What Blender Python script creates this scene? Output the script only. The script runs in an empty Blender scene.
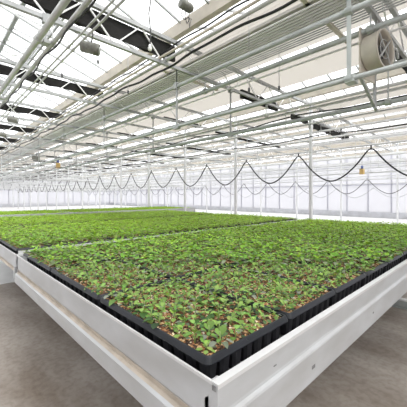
import bpy, bmesh, math, random
import numpy as np
from mathutils import Vector, Matrix
random.seed(7)
rng = np.random.default_rng(11)
SC = bpy.context.scene
COL = SC.collection
PI = math.pi

# ------------------------------------------------------------------ frame of the place
CAMZ = 1.25                 # eye height; camera stands at x=0, y=0
GX, GY = 0.501, 0.475       # near corner of the first bench
BT = 0.80                   # top of the bench rails
BL, BW = 4.45, 2.09         # bench length (x) and width (y)
TY0, TDY = 3.30, 2.36       # truss rhythm along y
GUT = [-5.25, -1.25, 2.75, 6.75, 10.75, 14.75, 18.75]
HG, HR = 3.66, 4.38         # gutter and ridge heights
YMIN, YMAX = -6.14, 38.70
XMIN, XMAX = -5.25, 18.75

# ------------------------------------------------------------------ materials
def mat(name, col, rough=.5, metal=0.0, noise=0.0, scale=8.0, col2=None, bump=0.0, spec=.5, stretch=None):
    m = bpy.data.materials.new(name); m.use_nodes = True
    nt = m.node_tree; b = nt.nodes['Principled BSDF']
    b.inputs['Roughness'].default_value = rough
    b.inputs['Metallic'].default_value = metal
    b.inputs['Specular IOR Level'].default_value = spec
    if col2 is None:
        col2 = tuple(c * (1 - noise) for c in col)
    tc = nt.nodes.new('ShaderNodeTexCoord')
    mp = nt.nodes.new('ShaderNodeMapping')
    if stretch: mp.inputs['Scale'].default_value = stretch
    n = nt.nodes.new('ShaderNodeTexNoise'); n.inputs['Scale'].default_value = scale; n.inputs['Detail'].default_value = 6
    r = nt.nodes.new('ShaderNodeValToRGB')
    r.color_ramp.elements[0].position = .35; r.color_ramp.elements[1].position = .65
    r.color_ramp.elements[0].color = (*col2, 1); r.color_ramp.elements[1].color = (*col, 1)
    L = nt.links.new
    L(tc.outputs['Object'], mp.inputs['Vector']); L(mp.outputs[0], n.inputs['Vector'])
    L(n.outputs['Fac'], r.inputs['Fac']); L(r.outputs['Color'], b.inputs['Base Color'])
    if bump:
        bp = nt.nodes.new('ShaderNodeBump'); bp.inputs['Strength'].default_value = bump; bp.inputs['Distance'].default_value = .01
        L(n.outputs['Fac'], bp.inputs['Height']); L(bp.outputs[0], b.inputs['Normal'])
    return m

def milky(name, tint, clear, rough_scale=3.0):
    """glass or film: part clear, part diffusing"""
    m = bpy.data.materials.new(name); m.use_nodes = True
    nt = m.node_tree; nt.nodes.clear(); L = nt.links.new
    out = nt.nodes.new('ShaderNodeOutputMaterial')
    tr = nt.nodes.new('ShaderNodeBsdfTransparent'); tr.inputs[0].default_value = (*tint, 1)
    tl = nt.nodes.new('ShaderNodeBsdfTranslucent'); tl.inputs[0].default_value = (*tint, 1)
    df = nt.nodes.new('ShaderNodeBsdfDiffuse'); df.inputs[0].default_value = (*tint, 1)
    a = nt.nodes.new('ShaderNodeMixShader'); a.inputs[0].default_value = .35
    L(tl.outputs[0], a.inputs[1]); L(df.outputs[0], a.inputs[2])
    b = nt.nodes.new('ShaderNodeMixShader')
    tc = nt.nodes.new('ShaderNodeTexCoord')
    n = nt.nodes.new('ShaderNodeTexNoise'); n.inputs['Scale'].default_value = rough_scale
    mr = nt.nodes.new('ShaderNodeMapRange')
    mr.inputs['To Min'].default_value = max(0, clear - .06); mr.inputs['To Max'].default_value = min(1, clear + .06)
    L(tc.outputs['Object'], n.inputs['Vector']); L(n.outputs['Fac'], mr.inputs['Value']); L(mr.outputs[0], b.inputs[0])
    L(a.outputs[0], b.inputs[1]); L(tr.outputs[0], b.inputs[2]); L(b.outputs[0], out.inputs[0])
    return m

M = {}
M['pale'] = mat('pale_galvanised', (.74, .75, .76), .5, .1, .12, 6)
M['galv'] = mat('galvanised', (.56, .57, .56), .45, .25, .22, 6)
M['galvgreen'] = mat('galvanised_greenish', (.44, .47, .45), .45, .2, .2, 6)
M['grey'] = mat('grey_paint', (.40, .41, .41), .5, .1, .2, 8)
M['white'] = mat('white_paint', (.80, .80, .79), .45, 0, .08, 5)
M['dark'] = mat('dark_steel', (.10, .10, .10), .55, .2, .3, 9)
M['black'] = mat('black_rubber', (.012, .012, .013), .5, 0, .3, 20)
M['curtain'] = mat('black_cloth', (.012, .011, .010), .9, 0, .5, 14, stretch=(1, 6, 20), bump=.4)
M['beige'] = mat('beige_metal', (.58, .53, .45), .5, 0, .15, 5)
M['olive'] = mat('olive_metal', (.20, .20, .17), .5, .2, .35, 30)
M['alu'] = mat('aluminium_rail', (.43, .44, .45), .45, .1, 0, 3.5, col2=(.36, .36, .36), stretch=(1, 1, 3))
M['alu_light'] = mat('aluminium_lip', (.56, .56, .56), .4, .05, .08, 6)
M['groove'] = mat('shade_tinted_groove', (.46, .40, .33), .7, 0, .25, 10)  # brown of the groove's shaded slope, put into its colour
M['bed'] = mat('bench_bed', (.16, .16, .16), .6, .2, .3, 6)
M['tray'] = mat('black_tray_plastic', (.010, .012, .016), .42, 0, .3, 12, spec=.35)
M['cell'] = mat('black_cell_plastic', (.022, .022, .026), .45, 0, .3, 12)
M['bulb'] = mat('lamp_white', (.85, .85, .82), .3, 0, .05, 5)
M['yellow'] = mat('yellow_plastic', (.62, .43, .16), .5, 0, .2, 20)
M['blue'] = mat('blue_plastic', (.12, .16, .40), .5, 0, .2, 20)
M['scuff'] = mat('scuff_grey', (.22, .22, .22), .7, 0, .4, 60)
M['kick'] = mat('grey_plinth', (.55, .56, .60), .7, 0, .15, 4)
M['glass'] = milky('roof_glass', (.98, .99, 1.0), .80, .6)
M['wallglass'] = milky('wall_film', (.69, .69, .705), .26, .8)
M['screen'] = milky('shade_cloth', (.445, .42, .385), .03, 1.6)
M['wallbar'] = milky('wall_bar_film', (.66, .66, .71), .20, 2)
M['stem'] = mat('stem_green', (.22, .32, .09), .6, 0, .2, 20)

def floor_mat():
    m = bpy.data.materials.new('concrete_floor'); m.use_nodes = True
    nt = m.node_tree; L = nt.links.new; b = nt.nodes['Principled BSDF']
    tc = nt.nodes.new('ShaderNodeTexCoord')
    mp = nt.nodes.new('ShaderNodeMapping'); mp.inputs['Scale'].default_value = (1.0, .35, 1)
    n1 = nt.nodes.new('ShaderNodeTexNoise'); n1.inputs['Scale'].default_value = 2.2; n1.inputs['Detail'].default_value = 8; n1.inputs['Roughness'].default_value = .62
    n2 = nt.nodes.new('ShaderNodeTexNoise'); n2.inputs['Scale'].default_value = 26; n2.inputs['Detail'].default_value = 5
    L(tc.outputs['Object'], mp.inputs[0]); L(mp.outputs[0], n1.inputs[0]); L(tc.outputs['Object'], n2.inputs[0])
    r = nt.nodes.new('ShaderNodeValToRGB')
    e = r.color_ramp.elements
    e[0].position = .33; e[0].color = (.20, .16, .125, 1); e[1].position = .68; e[1].color = (.48, .435, .39, 1)
    L(n1.outputs['Fac'], r.inputs[0])
    mx = nt.nodes.new('ShaderNodeMixRGB'); mx.blend_type = 'MULTIPLY'; mx.inputs[0].default_value = .35
    r2 = nt.nodes.new('ShaderNodeValToRGB'); r2.color_ramp.elements[0].position = .38; r2.color_ramp.elements[0].color = (.55, .5, .46, 1); r2.color_ramp.elements[1].position = .55
    L(n2.outputs['Fac'], r2.inputs[0]); L(r.outputs[0], mx.inputs[1]); L(r2.outputs[0], mx.inputs[2]); L(mx.outputs[0], b.inputs['Base Color'])
    b.inputs['Roughness'].default_value = .5
    bp = nt.nodes.new('ShaderNodeBump'); bp.inputs['Strength'].default_value = .12; bp.inputs['Distance'].default_value = .01
    L(n2.outputs['Fac'], bp.inputs['Height']); L(bp.outputs[0], b.inputs['Normal'])
    return m
M['floor'] = floor_mat()

def soil_mat():
    m = bpy.data.materials.new('bark_soil'); m.use_nodes = True
    nt = m.node_tree; L = nt.links.new; b = nt.nodes['Principled BSDF']
    tc = nt.nodes.new('ShaderNodeTexCoord')
    v = nt.nodes.new('ShaderNodeTexVoronoi'); v.inputs['Scale'].default_value = 130
    sp = nt.nodes.new('ShaderNodeSeparateColor')
    r = nt.nodes.new('ShaderNodeValToRGB'); r.color_ramp.interpolation = 'CONSTANT'
    e = r.color_ramp.elements
    e[0].position = 0; e[0].color = (.045, .022, .012, 1)
    e[1].position = .34; e[1].color = (.15, .06, .03, 1)
    for p, c in ((.56, (.30, .13, .05)), (.75, (.42, .23, .10)), (.86, (.60, .42, .23)), (.955, (.82, .70, .52))):
        k = e.new(p); k.color = (*c, 1)
    L(tc.outputs['Object'], v.inputs['Vector']); L(v.outputs['Color'], sp.inputs[0]); L(sp.outputs[0], r.inputs[0]); L(r.outputs[0], b.inputs['Base Color'])
    b.inputs['Roughness'].default_value = .9
    bp = nt.nodes.new('ShaderNodeBump'); bp.inputs['Strength'].default_value = .8; bp.inputs['Distance'].default_value = .006; bp.invert = True
    L(v.outputs['Distance'], bp.inputs['Height']); L(bp.outputs[0], b.inputs['Normal'])
    return m
M['soil'] = soil_mat()

def leaf_mat():
    m = bpy.data.materials.new('leaf'); m.use_nodes = True
    nt = m.node_tree; L = nt.links.new; nt.nodes.clear()
    out = nt.nodes.new('ShaderNodeOutputMaterial')
    at = nt.nodes.new('ShaderNodeAttribute'); at.attribute_name = 'Col'
    b = nt.nodes.new('ShaderNodeBsdfPrincipled'); b.inputs['Roughness'].default_value = .45; b.inputs['Specular IOR Level'].default_value = .35
    t = nt.nodes.new('ShaderNodeBsdfTranslucent')
    g = nt.nodes.new('ShaderNodeMixRGB'); g.blend_type = 'MULTIPLY'; g.inputs[0].default_value = 1; g.inputs[2].default_value = (1.0, 1.0, .5, 1)
    mx = nt.nodes.new('ShaderNodeMixShader'); mx.inputs[0].default_value = .35
    L(at.outputs['Color'], b.inputs['Base Color']); L(at.outputs['Color'], g.inputs[1]); L(g.outputs[0], t.inputs[0])
    L(b.outputs[0], mx.inputs[1]); L(t.outputs[0], mx.inputs[2]); L(mx.outputs[0], out.inputs[0])
    return m
M['leaf'] = leaf_mat()

# ------------------------------------------------------------------ mesh helpers
def box(bm, x0, x1, y0, y1, z0, z1):
    v = [bm.verts.new(p) for p in ((x0,y0,z0),(x1,y0,z0),(x1,y1,z0),(x0,y1,z0),(x0,y0,z1),(x1,y0,z1),(x1,y1,z1),(x0,y1,z1))]
    for f in ((3,2,1,0),(4,5,6,7),(0,1,5,4),(1,2,6,5),(2,3,7,6),(3,0,4,7)):
        bm.faces.new([v[i] for i in f])

def bar(bm, a, b, w, h=None, up=(0,0,1)):
    """rectangular bar from a to b"""
    h = h or w
    a, b = Vector(a), Vector(b); d = (b - a).normalized(); up = Vector(up)
    if abs(d.dot(up)) > .98: up = Vector((1, 0, 0))
    s = d.cross(up).normalized(); u = s.cross(d)
    q = [s*w/2+u*h/2, -s*w/2+u*h/2, -s*w/2-u*h/2, s*w/2-u*h/2]
    A = [bm.verts.new(a+k) for k in q]; B = [bm.verts.new(b+k) for k in q]
    for i in range(4):
        j = (i+1) % 4; bm.faces.new((A[i], A[j], B[j], B[i]))
    bm.faces.new(A[::-1]); bm.faces.new(B)

def tube(bm, pts, r, n=8, cap=True):
    pts = [Vector(p) for p in pts]; rings = []
    for i, p in enumerate(pts):
        d = (pts[min(i+1, len(pts)-1)] - pts[max(i-1, 0)]).normalized()
        up = Vector((0,0,1)) if abs(d.z) < .95 else Vector((1,0,0))
        s = d.cross(up).normalized(); u = s.cross(d)
        rings.append([bm.verts.new(p + (s*math.cos(2*PI*k/n) + u*math.sin(2*PI*k/n))*r) for k in range(n)])
    for a, b in zip(rings, rings[1:]):
        for k in range(n):
            f = bm.faces.new((a[k], a[(k+1)%n], b[(k+1)%n], b[k])); f.smooth = True
    if cap:
        bm.faces.new(rings[0][::-1]); bm.faces.new(rings[-1])

def lathe(bm, prof, n=20, mtx=None, close=False):
    """profile of (radius, z) about z"""
    rings = []
    for r, z in prof:
        rings.append([bm.verts.new((r*math.cos(2*PI*k/n), r*math.sin(2*PI*k/n), z)) for k in range(n)])
    pr = list(zip(rings, rings[1:])) + ([(rings[-1], rings[0])] if close else [])
    for a, b in pr:
        for k in range(n):
            f = bm.faces.new((a[k], a[(k+1)%n], b[(k+1)%n], b[k])); f.smooth = True
    if not close:
        bm.faces.new(rings[0][::-1]); bm.faces.new(rings[-1])
    if mtx is not None:
        bmesh.ops.transform(bm, matrix=mtx, verts=[v for rg in rings for v in rg])

def prism(bm, poly, axis, a, b):
    """extrude polygon of (o, z) along axis: axis 'x' -> (t, o, z), axis 'y' -> (o, t, z)"""
    f = (lambda t, o, z: (t, o, z)) if axis == 'x' else (lambda t, o, z: (o, t, z))
    A = [bm.verts.new(f(a, o, z)) for o, z in poly]; B = [bm.verts.new(f(b, o, z)) for o, z in poly]
    n = len(poly)
    for i in range(n):
        bm.faces.new((A[i], A[(i+1)%n], B[(i+1)%n], B[i]))
    bm.faces.new(A[::-1]); bm.faces.new(B)

def obj(name, bm, m, parent=None, loc=None, kind=None, bevel=0):
    bmesh.ops.recalc_face_normals(bm, faces=bm.faces[:])
    me = bpy.data.meshes.new(name); bm.to_mesh(me); bm.free()
    for x in (m if isinstance(m, (list, tuple)) else [m]): me.materials.append(M[x])
    o = bpy.data.objects.new(name, me); COL.objects.link(o)
    if parent: o.parent = parent
    if loc: o.location = loc
    if kind: o['kind'] = kind
    if bevel:
        md = o.modifiers.new('b', 'BEVEL'); md.width = bevel; md.segments = 2; md.limit_method = 'ANGLE'
    return o

def tag(o, label, cat, group=None, kind=None):
    o['label'] = label; o['category'] = cat
    if group: o['group'] = group
    if kind: o['kind'] = kind
    return o

def thing(name, label, cat, loc=(0,0,0), group=None, kind=None):
    o = bpy.data.objects.new(name, None); COL.objects.link(o)
    o.location = loc; o.empty_display_size = .1
    return tag(o, label, cat, group, kind)

def kids(o): return [c for c in bpy.data.objects if c.parent == o]
def dup(root, loc, label=None, group=None, children=None):
    r = root.copy(); COL.objects.link(r); r.location = loc
    if label: r['label'] = label
    if group: r['group'] = group
    for ch in (children if children is not None else kids(root)):
        c = ch.copy(); COL.objects.link(c); c.parent = r
        for g in (kids(ch) if children is None else []):
            d = g.copy(); COL.objects.link(d); d.parent = c
    return r

ONES = 'zeroth first second third fourth fifth sixth seventh eighth ninth tenth eleventh twelfth thirteenth fourteenth fifteenth sixteenth seventeenth eighteenth nineteenth'.split()
def nth(n):
    if n < 20: return ONES[n]
    t = {2: 'twent', 3: 'thirt', 4: 'fort', 5: 'fift'}[n // 10]
    return t + 'ieth' if n % 10 == 0 else t + 'y-' + ONES[n % 10]
BM = bmesh.new

# ------------------------------------------------------------------ setting: floor, walls, roof
b = BM(); box(b, XMIN-.3, XMAX+.3, YMIN-.3, YMAX+.3, -.12, 0)
obj('floor', b, 'floor', kind='structure')

def wall(name, along, fixed, a0, a1, step):
    b = BM(); t = .015
    if along == 'y': box(b, fixed-t, fixed+t, a0, a1, .32, HG)
    else: box(b, a0, a1, fixed-t, fixed+t, .32, HG)
    w = obj(name, b, 'wallglass', kind='structure')
    b = BM(); k = a0
    while k <= a1 + .01:
        if along == 'y': box(b, fixed-.05, fixed+.05, k-.018, k+.018, .32, HG)
        else: box(b, k-.018, k+.018, fixed-.05, fixed+.05, .32, HG)
        k += step
    for z in (1.9, 3.0, HG):
        if along == 'y': box(b, fixed-.04, fixed+.04, a0, a1, z-.02, z+.02)
        else: box(b, a0, a1, fixed-.04, fixed+.04, z-.02, z+.02)
    obj('glazing_bars', b, 'wallbar', w)
    b = BM()
    if along == 'y': box(b, fixed-.08, fixed+.08, a0, a1, 0, .32)
    else: box(b, a0, a1, fixed-.08, fixed+.08, 0, .32)
    obj('plinth', b, 'kick', w)
wall('wall_right', 'y', XMAX, YMIN, YMAX, 1.18)
wall('wall_back', 'x', YMAX, XMIN, XMAX, 1.0)
wall('wall_left', 'y', XMIN, YMIN, YMAX, 1.18)
wall('wall_front', 'x', YMIN, XMIN, XMAX, 1.0)

# roof: six saw-tooth spans of glass between the gutters
b = BM()
def quad(bm, *p): return bm.faces.new([bm.verts.new(q) for q in p])
for g0, g1 in zip(GUT, GUT[1:]):
    rx = (g0+g1)/2
    quad(b, (g0,YMIN,HG+.12),(rx,YMIN,HR),(rx,YMAX,HR),(g0,YMAX,HG+.12))
    quad(b, (rx,YMIN,HR),(g1,YMIN,HG+.12),(g1,YMAX,HG+.12),(rx,YMAX,HR))
roof = obj('ceiling', b, 'glass', kind='structure')
for g0, g1 in zip(GUT, GUT[1:]):
    b = BM(); rx = (g0+g1)/2; y = YMIN
    while y < YMAX:
        bar(b, (g0, y, HG+.10), (rx, y, HR-.02), .024, .03); bar(b, (rx, y, HR-.02), (g1, y, HG+.10), .024, .03)
        y += .59
    bar(b, (rx, YMIN, HR), (rx, YMAX, HR), .06, .06)
    for s in (-1, 1):
        bar(b, (rx+s*.85, YMIN, HR-.85*(HR-HG-.12)/2-.03), (rx+s*.85, YMAX, HR-.85*(HR-HG-.12)/2-.03), .03, .03)
    obj('glazing_bars', b, 'grey', roof)
# gable infill at both ends
for y, nm in ((YMIN, 'trim_1'), (YMAX, 'trim_2')):
    b = BM()
    for g0, g1 in zip(GUT, GUT[1:]):
        quad(b, (g0,y,HG),(g1,y,HG),(g1,y,HG+.12),((g0+g1)/2,y,HR),(g0,y,HG+.12))
    obj(nm, b, 'wallglass', kind='structure')
for i, g in enumerate(GUT):
    b = BM(); prism(b, [(g-.07,HG+.14),(g-.045,HG-.02),(g+.045,HG-.02),(g+.07,HG+.14),(g+.06,HG+.14),(g+.035,HG),(g-.035,HG),(g-.06,HG+.14)], 'y', YMIN, YMAX)
    obj(f'trim_{i+3}', b, 'beige', kind='structure')

# opened roof vents on the ridge above the first bays
def vent(y0, y1, label, first=None):
    if first: return dup(first, (1.12, y0, HR-.08), label)
    t = thing('roof_vent', label, 'roof vent', (1.12, y0, HR-.08), 'opened roof vents'); L = y1-y0
    e = (.50, -.08)
    b = BM(); quad(b, (0,0,0),(e[0],0,e[1]),(e[0],L,e[1]),(0,L,0)); obj('pane', b, 'glass', t)
    b = BM(); bar(b, (0,0,0),(0,L,0),.06); bar(b,(e[0],0,e[1]),(e[0],L,e[1]),.03)
    k = 0
    while k <= L+.001:
        bar(b,(0,k,0),(e[0],k,e[1]),.03); k += L/4
    obj('sash', b, 'grey', t)
    b = BM(); bar(b,(e[0]*.9,L*.5,e[1]*.9),(.1,L*.5,-.30),.02); obj('opening_arm', b, 'galv', t)
    return t
v0 = vent(.94, 3.1, 'opened glass roof vent nearest above the bench corner')
for k in range(1, 5):
    vent(.94+TDY*k, 0, f'opened glass roof vent, {nth(k+1)} along the ridge from the bench corner', v0)

# ------------------------------------------------------------------ columns
def column(x, y, label, grp, first=None):
    if first: return dup(first, (x, y, 0), label, grp)
    t = thing('support_column', label, 'column', (x, y, 0), grp, 'thing')
    b = BM(); box(b, -.032, .032, -.032, .032, .015, HG-.02); obj('post', b, 'pale', t)
    b = BM(); box(b, -.10, .10, -.10, .10, 0, .015); obj('foot_plate', b, 'galv', t)
    b = BM(); box(b, -.06, .06, -.03, .03, 2.88, 2.96); obj('truss_bracket', b, 'galv', t)
    return t
c0 = None; g1n = 'columns beside the festoon cable'
for k in range(15):
    c = column(6.75, TY0+TDY*k, f'slim galvanised column beside the black festoon cable, {nth(k+1)} from the thick near one' if k else 'thickest pale galvanised column rising just beyond the bench end', g1n, c0)
    c0 = c0 or c
for k in range(15):
    column(14.75, TY0+TDY*k, f'pale column in the row near the plinth wall, {nth(k+1)} from the drive fan side', 'columns near the plinth wall', c0)

# ------------------------------------------------------------------ trusses with black curtain bundles
HT, HB = CAMZ+2.20, CAMZ+1.84
def truss(x0, x1, y, label, first=None):
    if first: return dup(first, (x0, y, 0), label)
    t = thing('roof_truss', label, 'roof truss', (x0, y, 0), 'lattice roof trusses', 'thing'); L = x1-x0
    b = BM(); bar(b, (0,0,HT),(L,0,HT),.05,.05); obj('top_chord', b, 'grey', t)
    b = BM(); bar(b, (0,0,HB),(L,0,HB),.045,.045); obj('bottom_chord', b, 'grey', t)
    b = BM(); n = 11; s = L/n
    for i in range(n):
        bar(b, (i*s,0,HB),((i+.5)*s,0,HT),.016); bar(b, ((i+.5)*s,0,HT),((i+1)*s,0,HB),.016)
    obj('web', b, 'white', t)
    return t
tr0 = truss(-1.25, 6.75, TY0-TDY, 'grey lattice roof truss carrying the drive fan')
TYS = [TY0-TDY+TDY*k for k in range(0, 16)]
for k, y in enumerate(TYS):
    if k: truss(-1.25, 0, y, f'grey lattice roof truss over the benches, {nth(k)} beyond the drive fan', tr0)
    truss(6.75, 0, y, f'grey lattice roof truss past the festoon cable, {nth(k+1)} from the drive fan side', tr0)
    truss(14.75, 0, y, f'grey lattice roof truss meeting the plinth wall, {nth(k+1)} from the drive fan side', tr0) if False else None
def bundle(x0, x1, y, z0, z1, label, grp, first=None, z=0):
    if first: 
        o = first.copy(); COL.objects.link(o); o.location = (x0, y, 0); return tag(o, label, 'curtain', grp)
    b = BM(); L = x1-x0; nx = max(4, int(L/.12)); rows = []
    for i in range(nx+1):
        x = L*i/nx; j = random.uniform(-.012, .012)
        rows.append([b.verts.new(p) for p in ((x, .035+j, z0+j), (x, .03, (z0+z1)/2), (x, .035, z1), (x, .08, z1), (x, .085+j*.5, (z0+z1)/2), (x, .08+j*.5, z0-j))])
    for a, c in zip(rows, rows[1:]):
        for q in range(6): b.faces.new((a[q], a[(q+1)%6], c[(q+1)%6], c[q]))
    b.faces.new(rows[0]); b.faces.new(rows[-1][::-1])
    o = obj('blackout_curtain', b, 'curtain', None, (x0, y, 0))
    return tag(o, label, 'curtain', grp)
firsts = {}
for k, y in enumerate(TYS):
    for s, (x0, x1, za, zb, where) in enumerate(((-1.2, 2.62, 1.95, 2.17, 'under the bright glazing'), (4.15, 5.35, 1.78, 1.94, 'past the slatted pipes'), (5.95, 6.68, 1.74, 1.88, 'just before the columns'), (6.85, 9.3, 1.68, 1.82, 'past the columns'))):
        o = bundle(x0, x1, y, CAMZ+za+(.05 if k > 1 else 0), CAMZ+zb-(.03 if k > 1 else 0), f'folded black curtain {where}, on the {nth(k+1)} truss from the drive fan', 'folded black curtains', firsts.get((s, k > 1)))
        firsts.setdefault((s, k > 1), o)

# ------------------------------------------------------------------ shade screens
def screen(x0, x1, z, label):
    b = BM(); n = 24; prev = None
    for i in range(n+1):
        x = x0+(x1-x0)*i/n; zz = z + (.02 if i % 2 else 0)
        cur = [b.verts.new((x, YMIN+.2, zz)), b.verts.new((x, YMAX-.2, zz))]
        if prev: b.faces.new((prev[0], cur[0], cur[1], prev[1]))
        prev = cur
    return tag(obj('shade_screen', b, 'screen'), label, 'shade screen', 'drawn shade screens')
for k, (xo, lab) in enumerate(((0, 'drawn tan shade screen above the slatted pipe bank'), (4, 'drawn tan shade screen just past the festoon cable'), (8, 'drawn tan shade screen second past the festoon cable'), (11.9, 'drawn tan shade screen next to the plinth wall'))):
    screen(2.92+xo, (4.20 if xo == 0 else 3.75)+xo, CAMZ+2.27, lab)
    screen((4.36 if xo == 0 else 4.55)+xo, (5.42 if xo == 0 else 5.2)+xo, CAMZ+2.27, lab.replace('drawn tan', 'second strip of tan'))

# ------------------------------------------------------------------ lengthwise pipes, rails and cables
def ypipe(x, h, r, m, label, grp='overhead pipes', y0=-3.5, y1=38.4, name='overhead_pipe', strap=True):
    b = BM(); n = 10
    tube(b, [(0, y0, 0), (0, (y0+y1)/2, 0), (0, y1, 0)], r, n)
    t = thing(name, label, 'pipe', (x, 0, CAMZ+h), grp)
    obj('tube', b, m, t)
    b = BM()
    for k in range(-1, 15):
        y = TY0+TDY*k
        if y < y1: 
            prism(b, [(r*1.45*math.cos(q*PI/5), r*1.45*math.sin(q*PI/5)) for q in range(10)], 'y', y-.03, y+.03)
    obj('clamp', b, m, t)['kind'] = 'stuff'
    if strap:
        b = BM()
        for k in range(-1, 15):
            y = TY0+TDY*k; bar(b, (.0, y, 0), (.0, y, 1.84-h), .016, .008)
        obj('strap', b, 'galv', t)['kind'] = 'stuff'
    return t
ypipe(.83, 1.60, .030, 'galv', 'thickest grey overhead pipe, under the opened roof vents')
ypipe(.965, 1.60, .022, 'galv', 'grey overhead pipe with a black cable strapped along it')
ypipe(1.17, 1.60, .011, 'galv', 'thin rail pipe from which the olive cylinder hangs')
ypipe(1.125, 1.62, .010, 'galv', 'thin rail pipe close beside the olive cylinder rail')
ypipe(2.43, 1.90, .024, 'galv', 'pale overhead pipe at the edge of the bright glazing')
ypipe(2.31, 1.88, .016, 'beige', 'thin tan pipe at the edge of the bright glazing')
ypipe(2.62, 1.58, .026, 'galvgreen', 'grey-green overhead pipe across the slatted pipe bank')
ypipe(2.62, 1.00, .022, 'galvgreen', 'grey-green lower rail hung under the slatted pipe bank')
ypipe(3.19, 1.65, .030, 'galvgreen', 'grey overhead pipe running behind the flat hanging bar')
ypipe(3.38, 1.65, .012, 'white', 'thin white pipe next to the drive fan')
ypipe(3.80, 1.48, .026, 'galvgreen', 'grey-green rail pipe passing below the drive fan')
ypipe(3.80, 1.065, .026, 'galvgreen', 'lowest grey rail pipe on the long hanger rods')
ypipe(4.9, 1.55, .016, 'galv', 'thin pale pipe first past the long hanger rods')
ypipe(5.6, 1.45, .018, 'galv', 'thin pale pipe second past the long hanger rods')
i = 0
for xo in (4, 8, 12):
    for x, h, r in ((.86,1.6,.025),(1.6,1.75,.018),(2.43,1.85,.022),(2.75,1.35,.022),(3.3,1.65,.025),(3.85,1.25,.022),(4.6,1.6,.018)):
        if x+xo > 18.5 : continue
        i += 1
        ypipe(x+xo, h, r, 'pale', f'pale overhead pipe, {nth(i)} of those beyond the bench end', 'far overhead pipes')  # paler than the near pipes: distance haze put into the colour
for x, h in ((9.75,.98),(10.15,1.25),(11.2,.82),(12.1,1.05),(13.2,.68),(15.2,.92),(16.2,.62),(16.9,1.2),(17.4,.9)):
    i += 1
    ypipe(x, h, .016, 'galv', f'pale overhead pipe, {nth(i)} of those beyond the bench end', 'far overhead pipes')
# slatted bank of thin pipes
for i in range(8):
    b = BM(); x = 2.88+i*.052
    tube(b, [(0,-3.5,0),(0,38.4,0)], .012, 6)
    o = obj('heating_pipe', b, 'white', None, (x, 0, CAMZ+1.96))
    tag(o, f'thin white heating pipe, {nth(i+1)} of the slatted bank from the glazing', 'pipe', 'slatted bank of thin pipes')
for i in range(7):
    b = BM(); x = 3.30+i*.052
    tube(b, [(0,-3.5,0),(0,38.4,0)], .009, 6)
    o = obj('support_wire', b, 'grey', None, (x, 0, CAMZ+2.02))
    tag(o, f'tan screen wire, {nth(i+1)} past the white heating pipes', 'wire', 'screen wires')
b = BM(); box(b, -.02, .40, -3.5, 38.4, 0, .035)
M['backing'] = mat('slat_gap_shade', (.52, .50, .46), .9, 0, .3, 3, stretch=(30, 1, 1))  # added backing; its tone stands for the shade between the slat pipes
o = obj('slat_shade_backing', b, 'backing', None, (2.87, 0, CAMZ+1.99)); tag(o, 'grey-brown added pack lying above the slatted white pipes', 'shade screen')
# cross hangers under the bank
for k in range(-1, 14):
    y = TY0+TDY*k+.5
    b = BM(); bar(b, (2.7, y, CAMZ+1.985+.02), (4.0, y, CAMZ+1.985+.02), .05, .03)
    tag(obj('cross_bracket', b, 'beige'), f'flat cross bracket over the slatted pipes, {nth(k+2)} from the drive fan', 'bracket', 'cross brackets')

def cable(pts, r, m, label, cat='cable', grp=None, name='cable'):
    b = BM(); tube(b, pts, r, 7)
    return tag(obj(name, b, m), label, cat, grp)
def wave(x, h, y0, y1, amp, per, r, label, m='black'):
    n = int((y1-y0)/.12)
    cable([(x+.015*math.sin(i*.9), y0+(y1-y0)*i/n, CAMZ+h+amp*abs(math.sin(PI*(y0+(y1-y0)*i/n)/per))*-1) for i in range(n+1)], r, m, label, name='power_cable')
wave(.975, 1.572, -2, 38, .012, 1.18, .009, 'black cable strapped under a grey overhead pipe')
wave(2.47, 1.86, -2, 38, .05, 2.36, .016, 'black cable drooping along the edge of the tan screen')
wave(2.34, 1.97, -2, 38, .01, 2.36, .010, 'straight dark line cable beside the gutter')
wave(4.3, 1.30, -2, 38, .06, 2.36, .011, 'thin black cable over the lower rail pipes')
wave(5.2, 1.12, -2, 38, .05, 2.36, .010, 'thin black cable near the bench end')

# hangers
def hanger(x, y, za, zb, label, grp, first=None):
    if first: return dup(first, (x, y, 0), label, grp)
    t = thing('pipe_hanger', label, 'hanger', (x, y, 0), grp)
    b = BM(); bar(b, (0,0,za),(0,0,zb),.030,.012); obj('rod', b, 'grey', t)
    b = BM(); box(b, -.03,.03,-.05,.05,zb-.035,zb); obj('foot_clamp', b, 'grey', t)
    b = BM(); box(b, -.035,.035,-.03,.03,za-.06,za+.03); obj('top_clamp', b, 'grey', t)
    return t
hA = hB = hC = None
for k in range(0, 11):
    y = TY0+TDY*k
    o = hanger(2.62, y, CAMZ+1.60, CAMZ+1.0, f'short hanger between two grey-green pipes, {nth(k+1)} beyond the flat bar', 'upper pipe hangers', hA); hA = hA or o
    o = hanger(3.80, y, CAMZ+1.84, CAMZ+1.05, f'long hanger dropping to the lowest rail pipe, {nth(k+1)} beyond the drive fan', 'lower pipe hangers', hB); hB = hB or o
    o = hanger(.90, y, CAMZ+1.84, CAMZ+1.60, f'short hanger for the pipes under the roof vents, {nth(k+1)} from the bench corner', 'vent side hangers', hC); hC = hC or o
# the flat near bar with a box at its end
t = thing('flat_hanger', 'flat grey hanging bar ending in a small metal box', 'hanger', (2.62, TY0-TDY, 0))
b = BM(); bar(b, (0,0,HT),(0,0,CAMZ+1.03),.036,.010, up=(1,0,0)); obj('bar', b, 'galvgreen', t)
b = BM(); box(b, -.02,.08,-.05,.03,CAMZ+.965,CAMZ+1.035); obj('end_box', b, 'galvgreen', t, bevel=.006)

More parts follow.
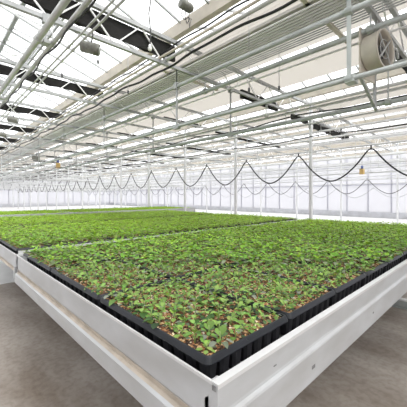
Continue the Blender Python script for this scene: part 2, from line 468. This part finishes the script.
# white spray booms far down the house
def boom(x, y, z, L, label, first=None):
    if first: return dup(first, (x, y, z), label)
    t = thing('spray_boom', label, 'spray boom', (x, y, z), 'white spray booms')
    b = BM(); bar(b, (0,0,0),(L,0,0),.03); bar(b,(0,0,.22),(L,0,.22),.03)
    n = int(L/.5)
    for i in range(n): bar(b, (L*i/n,0,0),(L*(i+.5)/n,0,.22),.014); bar(b, (L*(i+.5)/n,0,.22),(L*(i+1)/n,0,0),.014)
    obj('lattice', b, 'pale', t)
    b = BM(); tube(b, [(0,.06,-.06),(L/2,.06,-.06),(L,.06,-.06)], .014, 6)
    obj('water_pipe', b, 'galv', t)
    b = BM()
    for i in range(int(L/.4)): bar(b, (.2+i*.4,.06,-.06),(.2+i*.4,.06,-.16),.02)
    obj('nozzles', b, 'dark', t)['kind'] = 'stuff'
    b = BM()
    for i in (0.12, .5, .88): bar(b, (L*i,0,.22),(L*i,0,HB-z),.02,.02)
    obj('drop_rods', b, 'pale', t)['kind'] = 'stuff'
    return t
bm0 = None; i = 0
for k, h in enumerate((.80,1.0,.75,.95,.72,.9,.7,.85,.7,.8)):
    y = TYS[6+k]
    for x in (-1.0, 7.0):
        i += 1
        o = boom(x, y, CAMZ+h-.15*(x>0), 7.5, f'white lattice spray boom {"past" if x > 0 else "before"} the column row, {nth(k+1)} from the benches', bm0); bm0 = bm0 or o

# ------------------------------------------------------------------ festoon cables
def festoon(x, hp, ht, yp, per, y0, y1, r, m, label, wl):
    t = thing('festoon_cable', label, 'cable', (x, 0, 0), 'festoon cables')
    n = int((y1-y0)/.045); pts = []
    for i in range(n+1):
        y = y0+(y1-y0)*i/n
        u = abs((((y-yp)/per) % 1)*2-1); s = u**1.75
        if u > .88: s -= .9*(u-.88)**2/.12
        pts.append((0, y, CAMZ+ht+(hp-ht)*s*1.09))
    b = BM(); tube(b, pts, r, 7); obj('loops', b, m, t)
    b = BM(); bar(b, (0,y0,CAMZ+hp+.05),(0,y1,CAMZ+hp+.05),.012); obj('carrier_wire', b, 'galv', t)
    k = math.ceil((y0-yp)/per)
    while yp+k*per < y1:
        b = BM(); box(b, -.012,.012,yp+k*per-.012,yp+k*per+.012,CAMZ+hp-.005,CAMZ+hp+.055); obj('trolley', b, m, t); k += 1
    return t
festoon(6.52, .97, .33, 1.914, 1.584, .2, 33, .016, 'black', 'black looped festoon cable beside the column row', '')
festoon(17.6, .42, -.10, 3.1, 1.95, .2, 36, .014, 'grey', 'thin grey looped festoon cable closest to the plinth wall', '')
festoon(14.5, .75, .10, 4.42, 1.77, .2, 36, .016, 'dark', 'grey looped festoon cable near the plinth wall', '')



# ------------------------------------------------------------------ drive fan on the first truss
def fan():
    ft = thing('circulation_fan', 'beige drum fan bolted on the nearest lattice truss', 'fan', (3.31, 0.917, 2.71))
    ft.rotation_euler = (0, 0, math.radians(-98)); ft.scale = (.8, .88, .88)
    # local: fan axis along +x
    R = Matrix.Rotation(PI/2, 4, 'Y')
    b = BM(); lathe(b, [(.20,-.10),(.215,-.085),(.215,.085),(.23,.10),(.205,.105),(.195,.085),(.195,-.085)], 32, R, close=True); obj('drum', b, 'beige', ft)
    b = BM(); box(b, -.125,-.10,-.20,.20,-.30,.27); obj('mount_plate', b, 'beige', ft, bevel=.01)
    b = BM(); lathe(b, [(.05,-.09),(.055,-.05),(.055,.05),(.03,.07)], 20, R); obj('motor_hub', b, 'dark', ft)
    for k in range(5):
        b = BM(); a = 2*PI*k/5
        pts = [(-.02,.05,-.02),(.02,.05,.03),(.03,.18,.06),(-.03,.18,-.05)]
        vs = [b.verts.new(p) for p in pts]; b.faces.new(vs)
        bmesh.ops.transform(b, matrix=Matrix.Rotation(a, 4, 'X'), verts=b.verts[:])
        obj('blade', b, 'dark', ft)
    b = BM()
    for k in range(4): 
        a = PI/4+k*PI/2; bar(b, (.09,0,0),(.09,.205*math.cos(a),.205*math.sin(a)),.018,.012)
    lathe(b, [(.10,.085),(.105,.095),(.11,.085)], 24, R, close=True)
    obj('guard', b, 'galv', ft)
    b = BM(); bar(b, (-.11,-.18,-.30),(-.11,.22,-.62),.035,.02); bar(b,(-.11,.17,.3),(-.11,.17,-.60),.03,.03); obj('brace', b, 'grey', ft)
fan()
# gearbox unit beside it
t = thing('gear_motor', 'small grey screen motor with a coiled hose near the drum fan', 'motor', (3.98, 1.0, CAMZ+1.64))
b = BM(); lathe(b, [(.06,-.12),(.075,-.10),(.075,.08),(.05,.11),(.03,.12)], 20, Matrix.Rotation(PI/2, 4, 'Y')); obj('housing', b, 'galvgreen', t)
b = BM(); box(b, -.06,.06,-.07,.07,.07,.20); obj('bracket', b, 'grey', t)
b = BM(); tube(b, [(.1*math.cos(a*.5)*.9+.02, -.09, .1*math.sin(a*.5)*.9) for a in range(13)], .012, 7); obj('hose', b, 'galv', t)

# olive cylinder heater hanging from the thin rail
def olive(x, y, z, s, label):
    t = thing('hanging_sensor', label, 'sensor box', (x, y, z)); t.scale = (s, s, s); t.rotation_euler = (0, math.radians(10), math.radians(-35))
    b = BM(); lathe(b, [(.052,-.10),(.060,-.092),(.060,.03),(.064,.035),(.064,.09),(.055,.10)], 20, Matrix.Rotation(PI/2, 4, 'Y')); obj('body', b, 'olive', t)
    b = BM(); lathe(b, [(.035,.098),(.04,.104),(.02,.106)], 16, Matrix.Rotation(PI/2, 4, 'Y')); obj('end_cap', b, 'galv', t)
    b = BM(); tube(b, [(0,0,.055),(0,0,.15),(-.01,0,.19)], .008, 6); obj('hook', b, 'dark', t)
olive(1.17, 2.83, CAMZ+1.45, .88, 'olive cylinder hanging from the thin rail below the roof vents')
for ((x, y, z), s, lab) in (((1.415, 7.64, 2.948), 1.0, 'dark hanging sensor first beyond the olive cylinder'), ((1.543, 9.593, 2.927), 1.0, 'dark hanging sensor second beyond the olive cylinder'), ((3.023, 12.328, 2.686), 1.2, 'small dark sensor hanging far off near the yellow box')):
    olive(x, y, z, s, lab)
# hanging bulb
x, y, z = (1.73, 2.635, 2.837)
t = thing('hanging_lamp', 'small white bulb dangling on a long grey cord', 'lamp', (x, y, z))
b = BM(); tube(b, [(0,0,.02),(.01,0,.15),(-.015,0,.35),(.01,0,.5),(0,0,HR-.75-z+.35)], .007, 6); obj('cord', b, 'dark', t)
b = BM(); lathe(b, [(.006,.03),(.014,.02),(.016,0),(.022,-.015),(.018,-.035),(.006,-.042)], 14); obj('bulb', b, 'bulb', t)
# vent motor up on the glass
x, y = 2.02, 2.36
t = thing('vent_motor', 'brown vent motor with loose wires up against the glass', 'motor', (2.461, 2.905, 3.731)); t.scale = (1.1, 1.1, 1.1)
b = BM(); lathe(b, [(.03,-.09),(.055,-.08),(.055,.06),(.04,.09)], 16, Matrix.Rotation(PI/2, 4, 'Y')); obj('housing', b, 'olive', t)
b = BM(); box(b, -.02,.02,-.02,.02,.04,.16); obj('bracket', b, 'grey', t)
for q in range(3):
    b = BM(); tube(b, [(-.05+q*.05,0,-.04),(-.06+q*.06,.02,-.12),(.0+q*.04,.03,-.15-.03*q),(.06+q*.02,.02,-.10)], .006, 5); obj('loose_wire', b, 'dark', t)
# small hanging valve boxes far off
for ((x, y, z), d, lab) in (((9.329, 2.981, 1.989), 8.6, 'small yellow box hanging under the festoon cable'), ((4.613, 14.959, 2.741), 14, 'yellow box hanging far off above the distant bench')):
    t = thing('valve_box', lab, 'valve box', (x, y, z)); s = d/8.6
    b = BM(); box(b, -.05*s,.05*s,-.06*s,.06*s,-.10*s,.06*s); obj('case', b, 'yellow', t, bevel=.01)
    b = BM(); lathe(b, [(.03*s,.06*s),(.035*s,.10*s),(.035*s,.14*s),(.02*s,.16*s)], 12); obj('valve', b, 'blue', t)
    b = BM(); bar(b, (0,0,.16*s),(0,0,(1.45-(z-CAMZ)) if d<10 else 1.0),.012); obj('drop_rod', b, 'grey', t)
# thin drop wires with weights
for i, (x, y, z) in enumerate(((3.163, 1.957, 2.586), (1.426, 4.448, 2.996), (1.673, 3.797, 3.046), (2.734, 2.091, 2.488), (5.679, 2.181, 2.497), (2.316, 4.15, 2.894))):
    t = thing('drop_wire', ['drop wire with a small weight crossing the slatted pipes', 'drop wire hanging under the opened roof vents', 'drop wire hanging by the olive cylinder', 'drop wire hanging past the first truss end', 'drop wire hanging over the festoon cable peak', 'drop wire hanging beside the tan screen edge'][i], 'wire', (x, y, z), 'thin drop wires')
    b = BM(); tube(b, [(0,0,0),(0,0,HT-z+.1)], .004, 5); obj('wire', b, 'grey', t)
    b = BM(); lathe(b, [(.004,.03),(.014,.02),(.014,-.02),(.004,-.03)], 10); obj('weight', b, 'dark', t)

# ------------------------------------------------------------------ benches
BH = .205
def bench_parts(t, near=False, deep=True, bed=-.058):
    # thin-edged rail along y at local x=0 (outer side -x)
    b = BM(); prism(b, [(0,0),(.004,0),(.004,-.11),(.05,-.11),(.05,-.206),(0,-.206),(-.014,-.20),(-.014,-.138),(-.004,-.130),(.006,-.124),(.006,-.110),(0,-.100)], 'y', 0, BW) if deep else prism(b, [(0,0),(.004,0),(.004,-.11),(.05,-.11),(.05,-.13),(.006,-.13),(.006,-.110),(0,-.100)], 'y', 0, BW); r = obj('thin_edged_rail', b, 'alu', t)
    b = BM(); prism(b, [(-.0008,-.101),(.0055,-.1095),(.0055,-.1245),(-.004,-.1308),(-.0055,-.1305),(.0045,-.124),(.0045,-.110),(-.002,-.1015)], 'y', .002, BW-.002); obj('shade_tinted_groove', b, 'groove', r)  # strip in the groove, its shade carried as a brown tone
    b = BM(); prism(b, [(-.0015,.002),(.005,.002),(.005,-.006),(-.0015,-.006)], 'y', .018, BW); obj('top_edge', b, 'alu_light', r)
    b = BM(); box(b, -.0012, .03, -.0005, .03, -.19, -.001); obj('corner_block', b, 'alu', r); b = BM(); box(b, -.0125, .02, -.0105, .02, -.187, -.088); obj('corner_block', b, 'alu', r)
    # broad white rail along x at local y=0 (outer side -y)
    b = BM(); prism(b, [(.02,0),(.02,-.03),(.045,-.05),(.045,-.188),(-.010,-.188),(-.012,-.184),(-.012,-.088),(-.010,-.083),(-.002,-.077),(0,-.070),(0,0)], 'x', 0, BL); r = obj('broad_rail', b, 'alu', t)
    b = BM(); prism(b, [(-.0025,.003),(.0205,.003),(.0205,-.008),(-.0025,-.008)], 'x', -.001, BL); obj('top_lip', b, 'alu_light', r)
    if near:
        for (u, z, w, h) in ((.466, -.138, .024, .012), (1.11, -.13, .016, .008), (.245, -.05, .014, .004)):
            b = BM(); box(b, u-w/2, u+w/2, -.0126 if z < -.09 else -.0008, -.008 if z < -.09 else .003, z-h/2, z+h/2); obj('scuff_mark', b, 'scuff', r)
        b = BM(); box(b, -.0035, .004, .004, .016, -.016, -.004); obj('corner_tab', b, 'scuff', r)
    # rails on the other two sides
    b = BM(); box(b, BL-.02, BL, .02, BW, -.20, 0); obj('end_rail', b, 'alu', t)
    b = BM(); box(b, 0, BL, BW-.02, BW, -.20, 0); obj('inner_rail', b, 'alu', t)
    b = BM(); box(b, .02, BL-.02, .02, BW-.02, bed-.027, bed); obj('bed', b, 'bed', t)
    for x in (1.15, 3.3):
        for y in (.75, BW-.6):
            b = BM(); box(b, x-.03, x+.03, y-.03, y+.03, -t.location.z, bed-.027); obj('leg', b, 'galv', t)
    return t
def bench(x, y, label, first=None):
    if first:
        ch = [c for c in kids(first)]
        return dup(first, (x, y, BT), label)
    return bench_parts(thing('growing_bench', label, 'bench', (x, y, BT), 'aluminium growing benches'))
bA = bench_parts(thing('growing_bench', 'pale aluminium growing bench whose corner juts toward the viewer', 'bench', (GX, GY, BT), 'aluminium growing benches'), True)
BP = 2.12
bB = bench_parts(thing('growing_bench', 'pale growing bench directly behind the jutting one', 'bench', (GX, GY+BP, BT), 'aluminium growing benches'), deep=False)
bench(GX, GY+2*BP, 'pale growing bench third back from the jutting corner', bB)
FY = 8.2
FZ = BT
b = BM(); box(b, .02, BL-.02, .022, .034, 0, .024); obj('divider_strip', b, 'alu_light', bB)
bF = bench_parts(thing('growing_bench', 'distant growing bench across the aisle, beneath the opened roof vents', 'bench', (-1.52, FY, FZ), 'aluminium growing benches'), bed=-.13)
dup(bF, (2.95, FY, FZ), 'distant growing bench across the aisle, ending beside the column row')
BENCHES = [(GX, GY, 'on the jutting bench'), (GX, GY+BP, 'on the second bench'), (GX, GY+2*BP, 'on the third bench'), (-1.52, FY, 'on the distant vent-side bench'), (2.95, FY, 'on the distant column-side bench')]

b = BM(); box(b, -3.2, 4.95, 4.95, 8.1, 0, .006); obj('trim_11', b, 'white', kind='structure')  # white sheet added so the floor behind the bench looks brightly lit
b = BM(); box(b, 8.0, 18.6, -6.0, 38.5, 0, .004); obj('trim_12', b, 'white', kind='structure')  # white layer: pale far floor with its sky reflection put into colour
b = BM(); box(b, -5.1, 7.98, 11.2, 38.5, 0, .004); obj('trim_13', b, 'white', kind='structure')  # same white layer toward the back wall, reflection in the colour

# floor rail the bench stands across
t = thing('floor_rail', 'low pale rail lying on the floor under the far bench end', 'rail', (3.86, 0, 0))
b = BM(); prism(b, [(-.05,0),(.05,0),(.05,.015),(.02,.02),(.02,.085),(-.02,.085),(-.02,.02),(-.05,.015)], 'y', -2.4, GY+3*BP); obj('profile', b, 'galvgreen', t)
b = BM(); prism(b, [(-.035,.085),(.035,.085),(.035,.10),(-.035,.10)], 'y', -2.4, GY+3*BP); obj('cap', b, 'white', t)

# ------------------------------------------------------------------ plug trays
TU, TV = .398, .641                 # tray size along x, along y
LIP, RIM, SOILZ = .018, .038, .031  # heights over the rail top
NU, NV = 7, 11
def rrect(x0, x1, y0, y1, r, n=5):
    out = []
    for cx, cy, a in ((x1-r,y1-r,0),(x0+r,y1-r,PI/2),(x0+r,y0+r,PI),(x1-r,y0+r,1.5*PI)):
        for i in range(n+1): out.append((cx+r*math.cos(a+PI/2*i/n), cy+r*math.sin(a+PI/2*i/n)))
    return out
def loft(bm, loops):
    rings = [[bm.verts.new((x,y,z)) for x,y in lp] for lp, z in loops]; n = len(rings[0])
    for a, c in zip(rings, rings[1:]):
        for k in range(n):
            f = bm.faces.new((a[k],a[(k+1)%n],c[(k+1)%n],c[k])); f.smooth = False
    return rings
def make_tray(label, grp):
    t = thing('plug_tray', label, 'plant tray', (0,0,0), grp)
    b = BM(); e = .0
    loft(b, [(rrect(.012,TU-.012,.012,TV-.012,.012), LIP-.004), (rrect(.001,TU-.001,.001,TV-.001,.017), LIP), (rrect(0,TU,0,TV,.017), LIP+.004), (rrect(.006,TU-.006,.006,TV-.006,.014), RIM-.003), (rrect(.008,TU-.008,.008,TV-.008,.013), RIM),
             (rrect(.012,TU-.012,.012,TV-.012,.011), RIM), (rrect(.015,TU-.015,.015,TV-.015,.010), SOILZ-.006)])
    obj('rim', b, 'tray', t)
    b = BM(); pu, pv = (TU-.03)/NU, (TV-.03)/NV
    for i in range(NU):
        for j in range(NV):
            if 0 < i < NU-1 and 0 < j < NV-1: continue
            cx, cy = .015+pu*(i+.5), .015+pv*(j+.5)
            R = loft(b, [([(cx+.5*s*pu*sx, cy+.5*s*pv*sy) for sx, sy in ((-1,-.6),(-.6,-1),(.6,-1),(1,-.6),(1,.6),(.6,1),(-.6,1),(-1,.6))], z) for s, z in ((.86, LIP+.004), (.60, -.054))])
            b.faces.new(R[-1])
    obj('cells', b, 'cell', t)
    b = BM(); nu, nv = 40, 60; g = []
    for i in range(nu+1):
        row = []
        for j in range(nv+1):
            u = .014+(TU-.028)*i/nu; v = .014+(TV-.028)*j/nv
            fu = abs(((u-.015)/pu) % 1 - .5)*2; fv = abs(((v-.015)/pv) % 1 - .5)*2
            edge = max(fu, fv)
            row.append(b.verts.new((u, v, SOILZ + random.uniform(-.003, .003) - (.004 if edge > .86 else 0))))
        g.append(row)
    for i in range(nu):
        for j in range(nv): b.faces.new((g[i][j],g[i+1][j],g[i+1][j+1],g[i][j+1]))
    obj('soil', b, 'soil', t)
    return t
tray0 = None; cells = []   # (x, y, bench, global row from broad rail, global row from thin rail)
VST = (.045, .688, 1.331); USTEP = .400
for bi, (bx, by, where) in enumerate(BENCHES):
    for iv in range(3):
        for iu in range(11):
            x, y = bx+.012+iu*USTEP, by+VST[iv]+(.012 if bi else 0)
            tz = BT if bi < 3 else FZ-.07
            lab = f'black plug tray {where}, {nth(iu+1)} from thin-edged rail, {nth(iv+1)} from broad rail'
            if bi == 0 and iu == 0 and iv == 0: lab = 'black plug tray filling the jutting bench corner, most soil showing'
            if tray0 is None:
                tray0 = make_tray(lab, 'black plug trays'); tray0.location = (x, y, BT); tk = kids(tray0)
            else: dup(tray0, (x, y, tz), lab, 'black plug trays', tk)
            pu, pv = (TU-.03)/NU, (TV-.03)/NV
            for i in range(NU):
                for j in range(NV):
                    cells.append((x+.015+pu*(i+.5), y+.015+pv*(j+.5), bi, iv*NV+j+1, iu*NU+i+1, tz))

# ------------------------------------------------------------------ seedlings
GREENS = [(.06,.15,.03),(.12,.25,.035),(.22,.37,.06),(.09,.18,.055),(.16,.20,.13),(.25,.28,.22),(.035,.075,.03)]
def plant_arrays(seed, lush):
    """leaves of one seedling as vertex, face and colour lists"""
    r = random.Random(seed); V, F, C = [], [], []
    n = r.randint(8, 10) if lush < .5 else r.randint(7, 10)
    a0 = r.uniform(0, 2*PI); base = r.choice(GREENS[:4])
    for k in range(n):
        a = a0 + k*2.4 + r.uniform(-.3,.3); low = k < n*.5
        L = (r.uniform(.014, .029) if lush < .5 else r.uniform(.017, .036))*(1.05 if low else .85); W = L*r.uniform(.62,.85)
        reach = r.uniform(.008,.017) if low else r.uniform(.002,.008)
        z0 = (r.uniform(.004,.012) if low else r.uniform(.010,.026)) if lush < .5 else (r.uniform(.008,.018) if low else r.uniform(.018,.042))
        tilt = r.uniform(-.3,.35) if low else r.uniform(.0,1.0)
        fold = r.uniform(.0,.55)
        if low and r.random() < .45: c = r.choice(GREENS[4:])
        elif not low: c = tuple(q*r.uniform(1.0,1.35) for q in r.choice(GREENS[1:3]))
        else: c = base
        if lush < .5: gm = sum(c)/3; c = tuple((q*.86+gm*.14)*1.0 for q in c)
        ca, sa = math.cos(a), math.sin(a); i0 = len(V)
        rows = [(0, 0), (.22,.38), (.52,.5), (.80,.34), (1.0, 0)]
        for q, (tt, w) in enumerate(rows):
            d = reach+L*tt; zz = z0 + math.sin(tilt)*L*tt - .22*L*tt*tt
            d = reach + L*tt*math.cos(tilt)
            cols = (0,) if w == 0 else (-1, 0, 1)
            for s in cols:
                o = s*w*W; V.append((ca*d - sa*o, sa*d + ca*o, zz + abs(s)*w*W*fold))
                j = 1.0 if s else 1.12
                C.append((c[0]*j, c[1]*j, c[2]*j, 1))
        b0 = i0
        F += [(b0,b0+2,b0+1),(b0,b0+3,b0+2)]
        for q in (1, 4):
            F += [(b0+q,b0+q+1,b0+q+4,b0+q+3),(b0+q+1,b0+q+2,b0+q+5,b0+q+4)]
        F += [(b0+7,b0+8,b0+10),(b0+8,b0+9,b0+10)]
    return V, F, C
def mesh_from(name, V, F, C, m):
    me = bpy.data.meshes.new(name); me.from_pydata(V, [], F)
    ca = me.color_attributes.new('Col', 'FLOAT_COLOR', 'POINT')
    ca.data.foreach_set('color', np.asarray(C, dtype=np.float32).ravel())
    me.materials.append(M[m]); me.polygons.foreach_set('use_smooth', [True]*len(me.polygons)); me.update()
    return me
NVAR = 8
near_me, stem_me = [], []
for k in range(NVAR):
    V, F, C = plant_arrays(100+k, .2); near_me.append(mesh_from('foliage', V, F, C, 'leaf'))
    b = BM(); tube(b, [(0,0,-.004),(.001,.001,.012),(.0,.002,.026)], .0018, 6)
    for q in range(4):
        a = q*1.6; tube(b, [(0,0,.008),(.008*math.cos(a),.008*math.sin(a),.012)], .0009, 5)
    me = bpy.data.meshes.new('stem'); b.to_mesh(me); b.free(); me.materials.append(M['stem']); stem_me.append(me)
lush_arr = []
for k in range(10):
    V, F, C = plant_arrays(300+k, .9); lush_arr.append((np.array(V), F, np.array(C)))
def seen(c):
    x, y = c[0], c[1]; d = .691*x+.723*y; l = .723*x-.691*y
    px = 203.5+291*l/d; py = 196+291*(CAMZ-BT-.05)/d
    return 0 < px < 407 and py < 407
near = sorted([c for c in cells if c[2] == 0 and seen(c)], key=lambda c: .691*c[0]+.723*c[1])[:300]
nset = set((c[0], c[1]) for c in near)
for k, (x, y, bi, rv, ru, tz) in enumerate(near):
    t = thing('seedling', f'leafy green seedling, {nth(rv)} from the broad white rail, {nth(ru)} from the thin-edged rail', 'seedling', (x+random.uniform(-.006,.006), y+random.uniform(-.006,.006), BT+SOILZ), 'seedlings nearest the bench corner', 'thing')
    t.rotation_euler = (0, 0, random.uniform(0, 2*PI)); s = random.uniform(.9, 1.3); t.scale = (s, s, s*random.uniform(.8,1.2))
    q = random.randrange(NVAR)
    for nm, me in (('foliage', near_me[q]), ('stem', stem_me[q])):
        o = bpy.data.objects.new(nm, me); COL.objects.link(o); o.parent = t
AV, AC, AF, off = [], [], [], 0
for (x, y, bi, rv, ru, tz) in cells:
    if (x, y) in nset: continue
    V, F, C = lush_arr[random.randrange(10)]
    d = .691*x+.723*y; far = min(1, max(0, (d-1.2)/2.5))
    a = random.uniform(0, 2*PI); s = random.uniform(1.0,1.35)*(1+.14*far); ca, sa = math.cos(a), math.sin(a)
    P = np.empty_like(V)
    P[:,0] = x+s*(ca*V[:,0]-sa*V[:,1]); P[:,1] = y+s*(sa*V[:,0]+ca*V[:,1]); P[:,2] = tz+SOILZ+s*random.uniform(.75,1.2)*V[:,2]*(1-.45*min(1, max(0, d-1.5)/3))*(1.5 if bi > 2 else 1)
    AV.append(P)
    g = random.uniform(.8,1.15)
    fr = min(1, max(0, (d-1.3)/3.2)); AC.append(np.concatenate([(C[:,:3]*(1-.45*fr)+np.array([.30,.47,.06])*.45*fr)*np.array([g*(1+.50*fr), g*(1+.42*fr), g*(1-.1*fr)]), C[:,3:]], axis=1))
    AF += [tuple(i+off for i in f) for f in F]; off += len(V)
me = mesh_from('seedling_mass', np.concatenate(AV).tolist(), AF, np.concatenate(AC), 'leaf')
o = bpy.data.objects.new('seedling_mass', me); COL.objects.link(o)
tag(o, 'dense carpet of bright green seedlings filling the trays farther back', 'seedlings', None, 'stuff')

# ------------------------------------------------------------------ light, sky, camera
w = bpy.data.worlds.new('overcast'); SC.world = w; w.use_nodes = True
nt = w.node_tree; bg = nt.nodes['Background']
tc = nt.nodes.new('ShaderNodeTexCoord'); sx = nt.nodes.new('ShaderNodeSeparateXYZ'); r = nt.nodes.new('ShaderNodeValToRGB')
nt.links.new(tc.outputs['Generated'], sx.inputs[0]); nt.links.new(sx.outputs['Z'], r.inputs[0]); nt.links.new(r.outputs[0], bg.inputs[0])
r.color_ramp.elements[0].position = 0; r.color_ramp.elements[0].color = (.93, .93, .97, 1)
r.color_ramp.elements[1].position = .5; r.color_ramp.elements[1].color = (1, 1, 1, 1)
bg.inputs[1].default_value = 2.5
s = bpy.data.lights.new('sun', 'SUN'); s.energy = 3.2; s.angle = math.radians(40); s.color = (1, .97, .92)
so = bpy.data.objects.new('sun', s); COL.objects.link(so); so.rotation_euler = (math.radians(42), math.radians(14), 0)

cam = bpy.data.cameras.new('camera'); co = bpy.data.objects.new('camera', cam); COL.objects.link(co)
co.location = (0, 0, CAMZ); co.rotation_euler = (PI/2, 0, math.atan2(.723, .691)-PI/2)
cam.sensor_width = 36; cam.lens = 36*291/407; cam.shift_y = -7.5/407; cam.clip_start = .02
SC.camera = co
SC.view_settings.view_transform = 'Standard'; SC.view_settings.look = 'None'; SC.view_settings.exposure = 0
SC.cycles.transparent_max_bounces = 24; SC.cycles.max_bounces = 10; SC.cycles.use_denoising = True
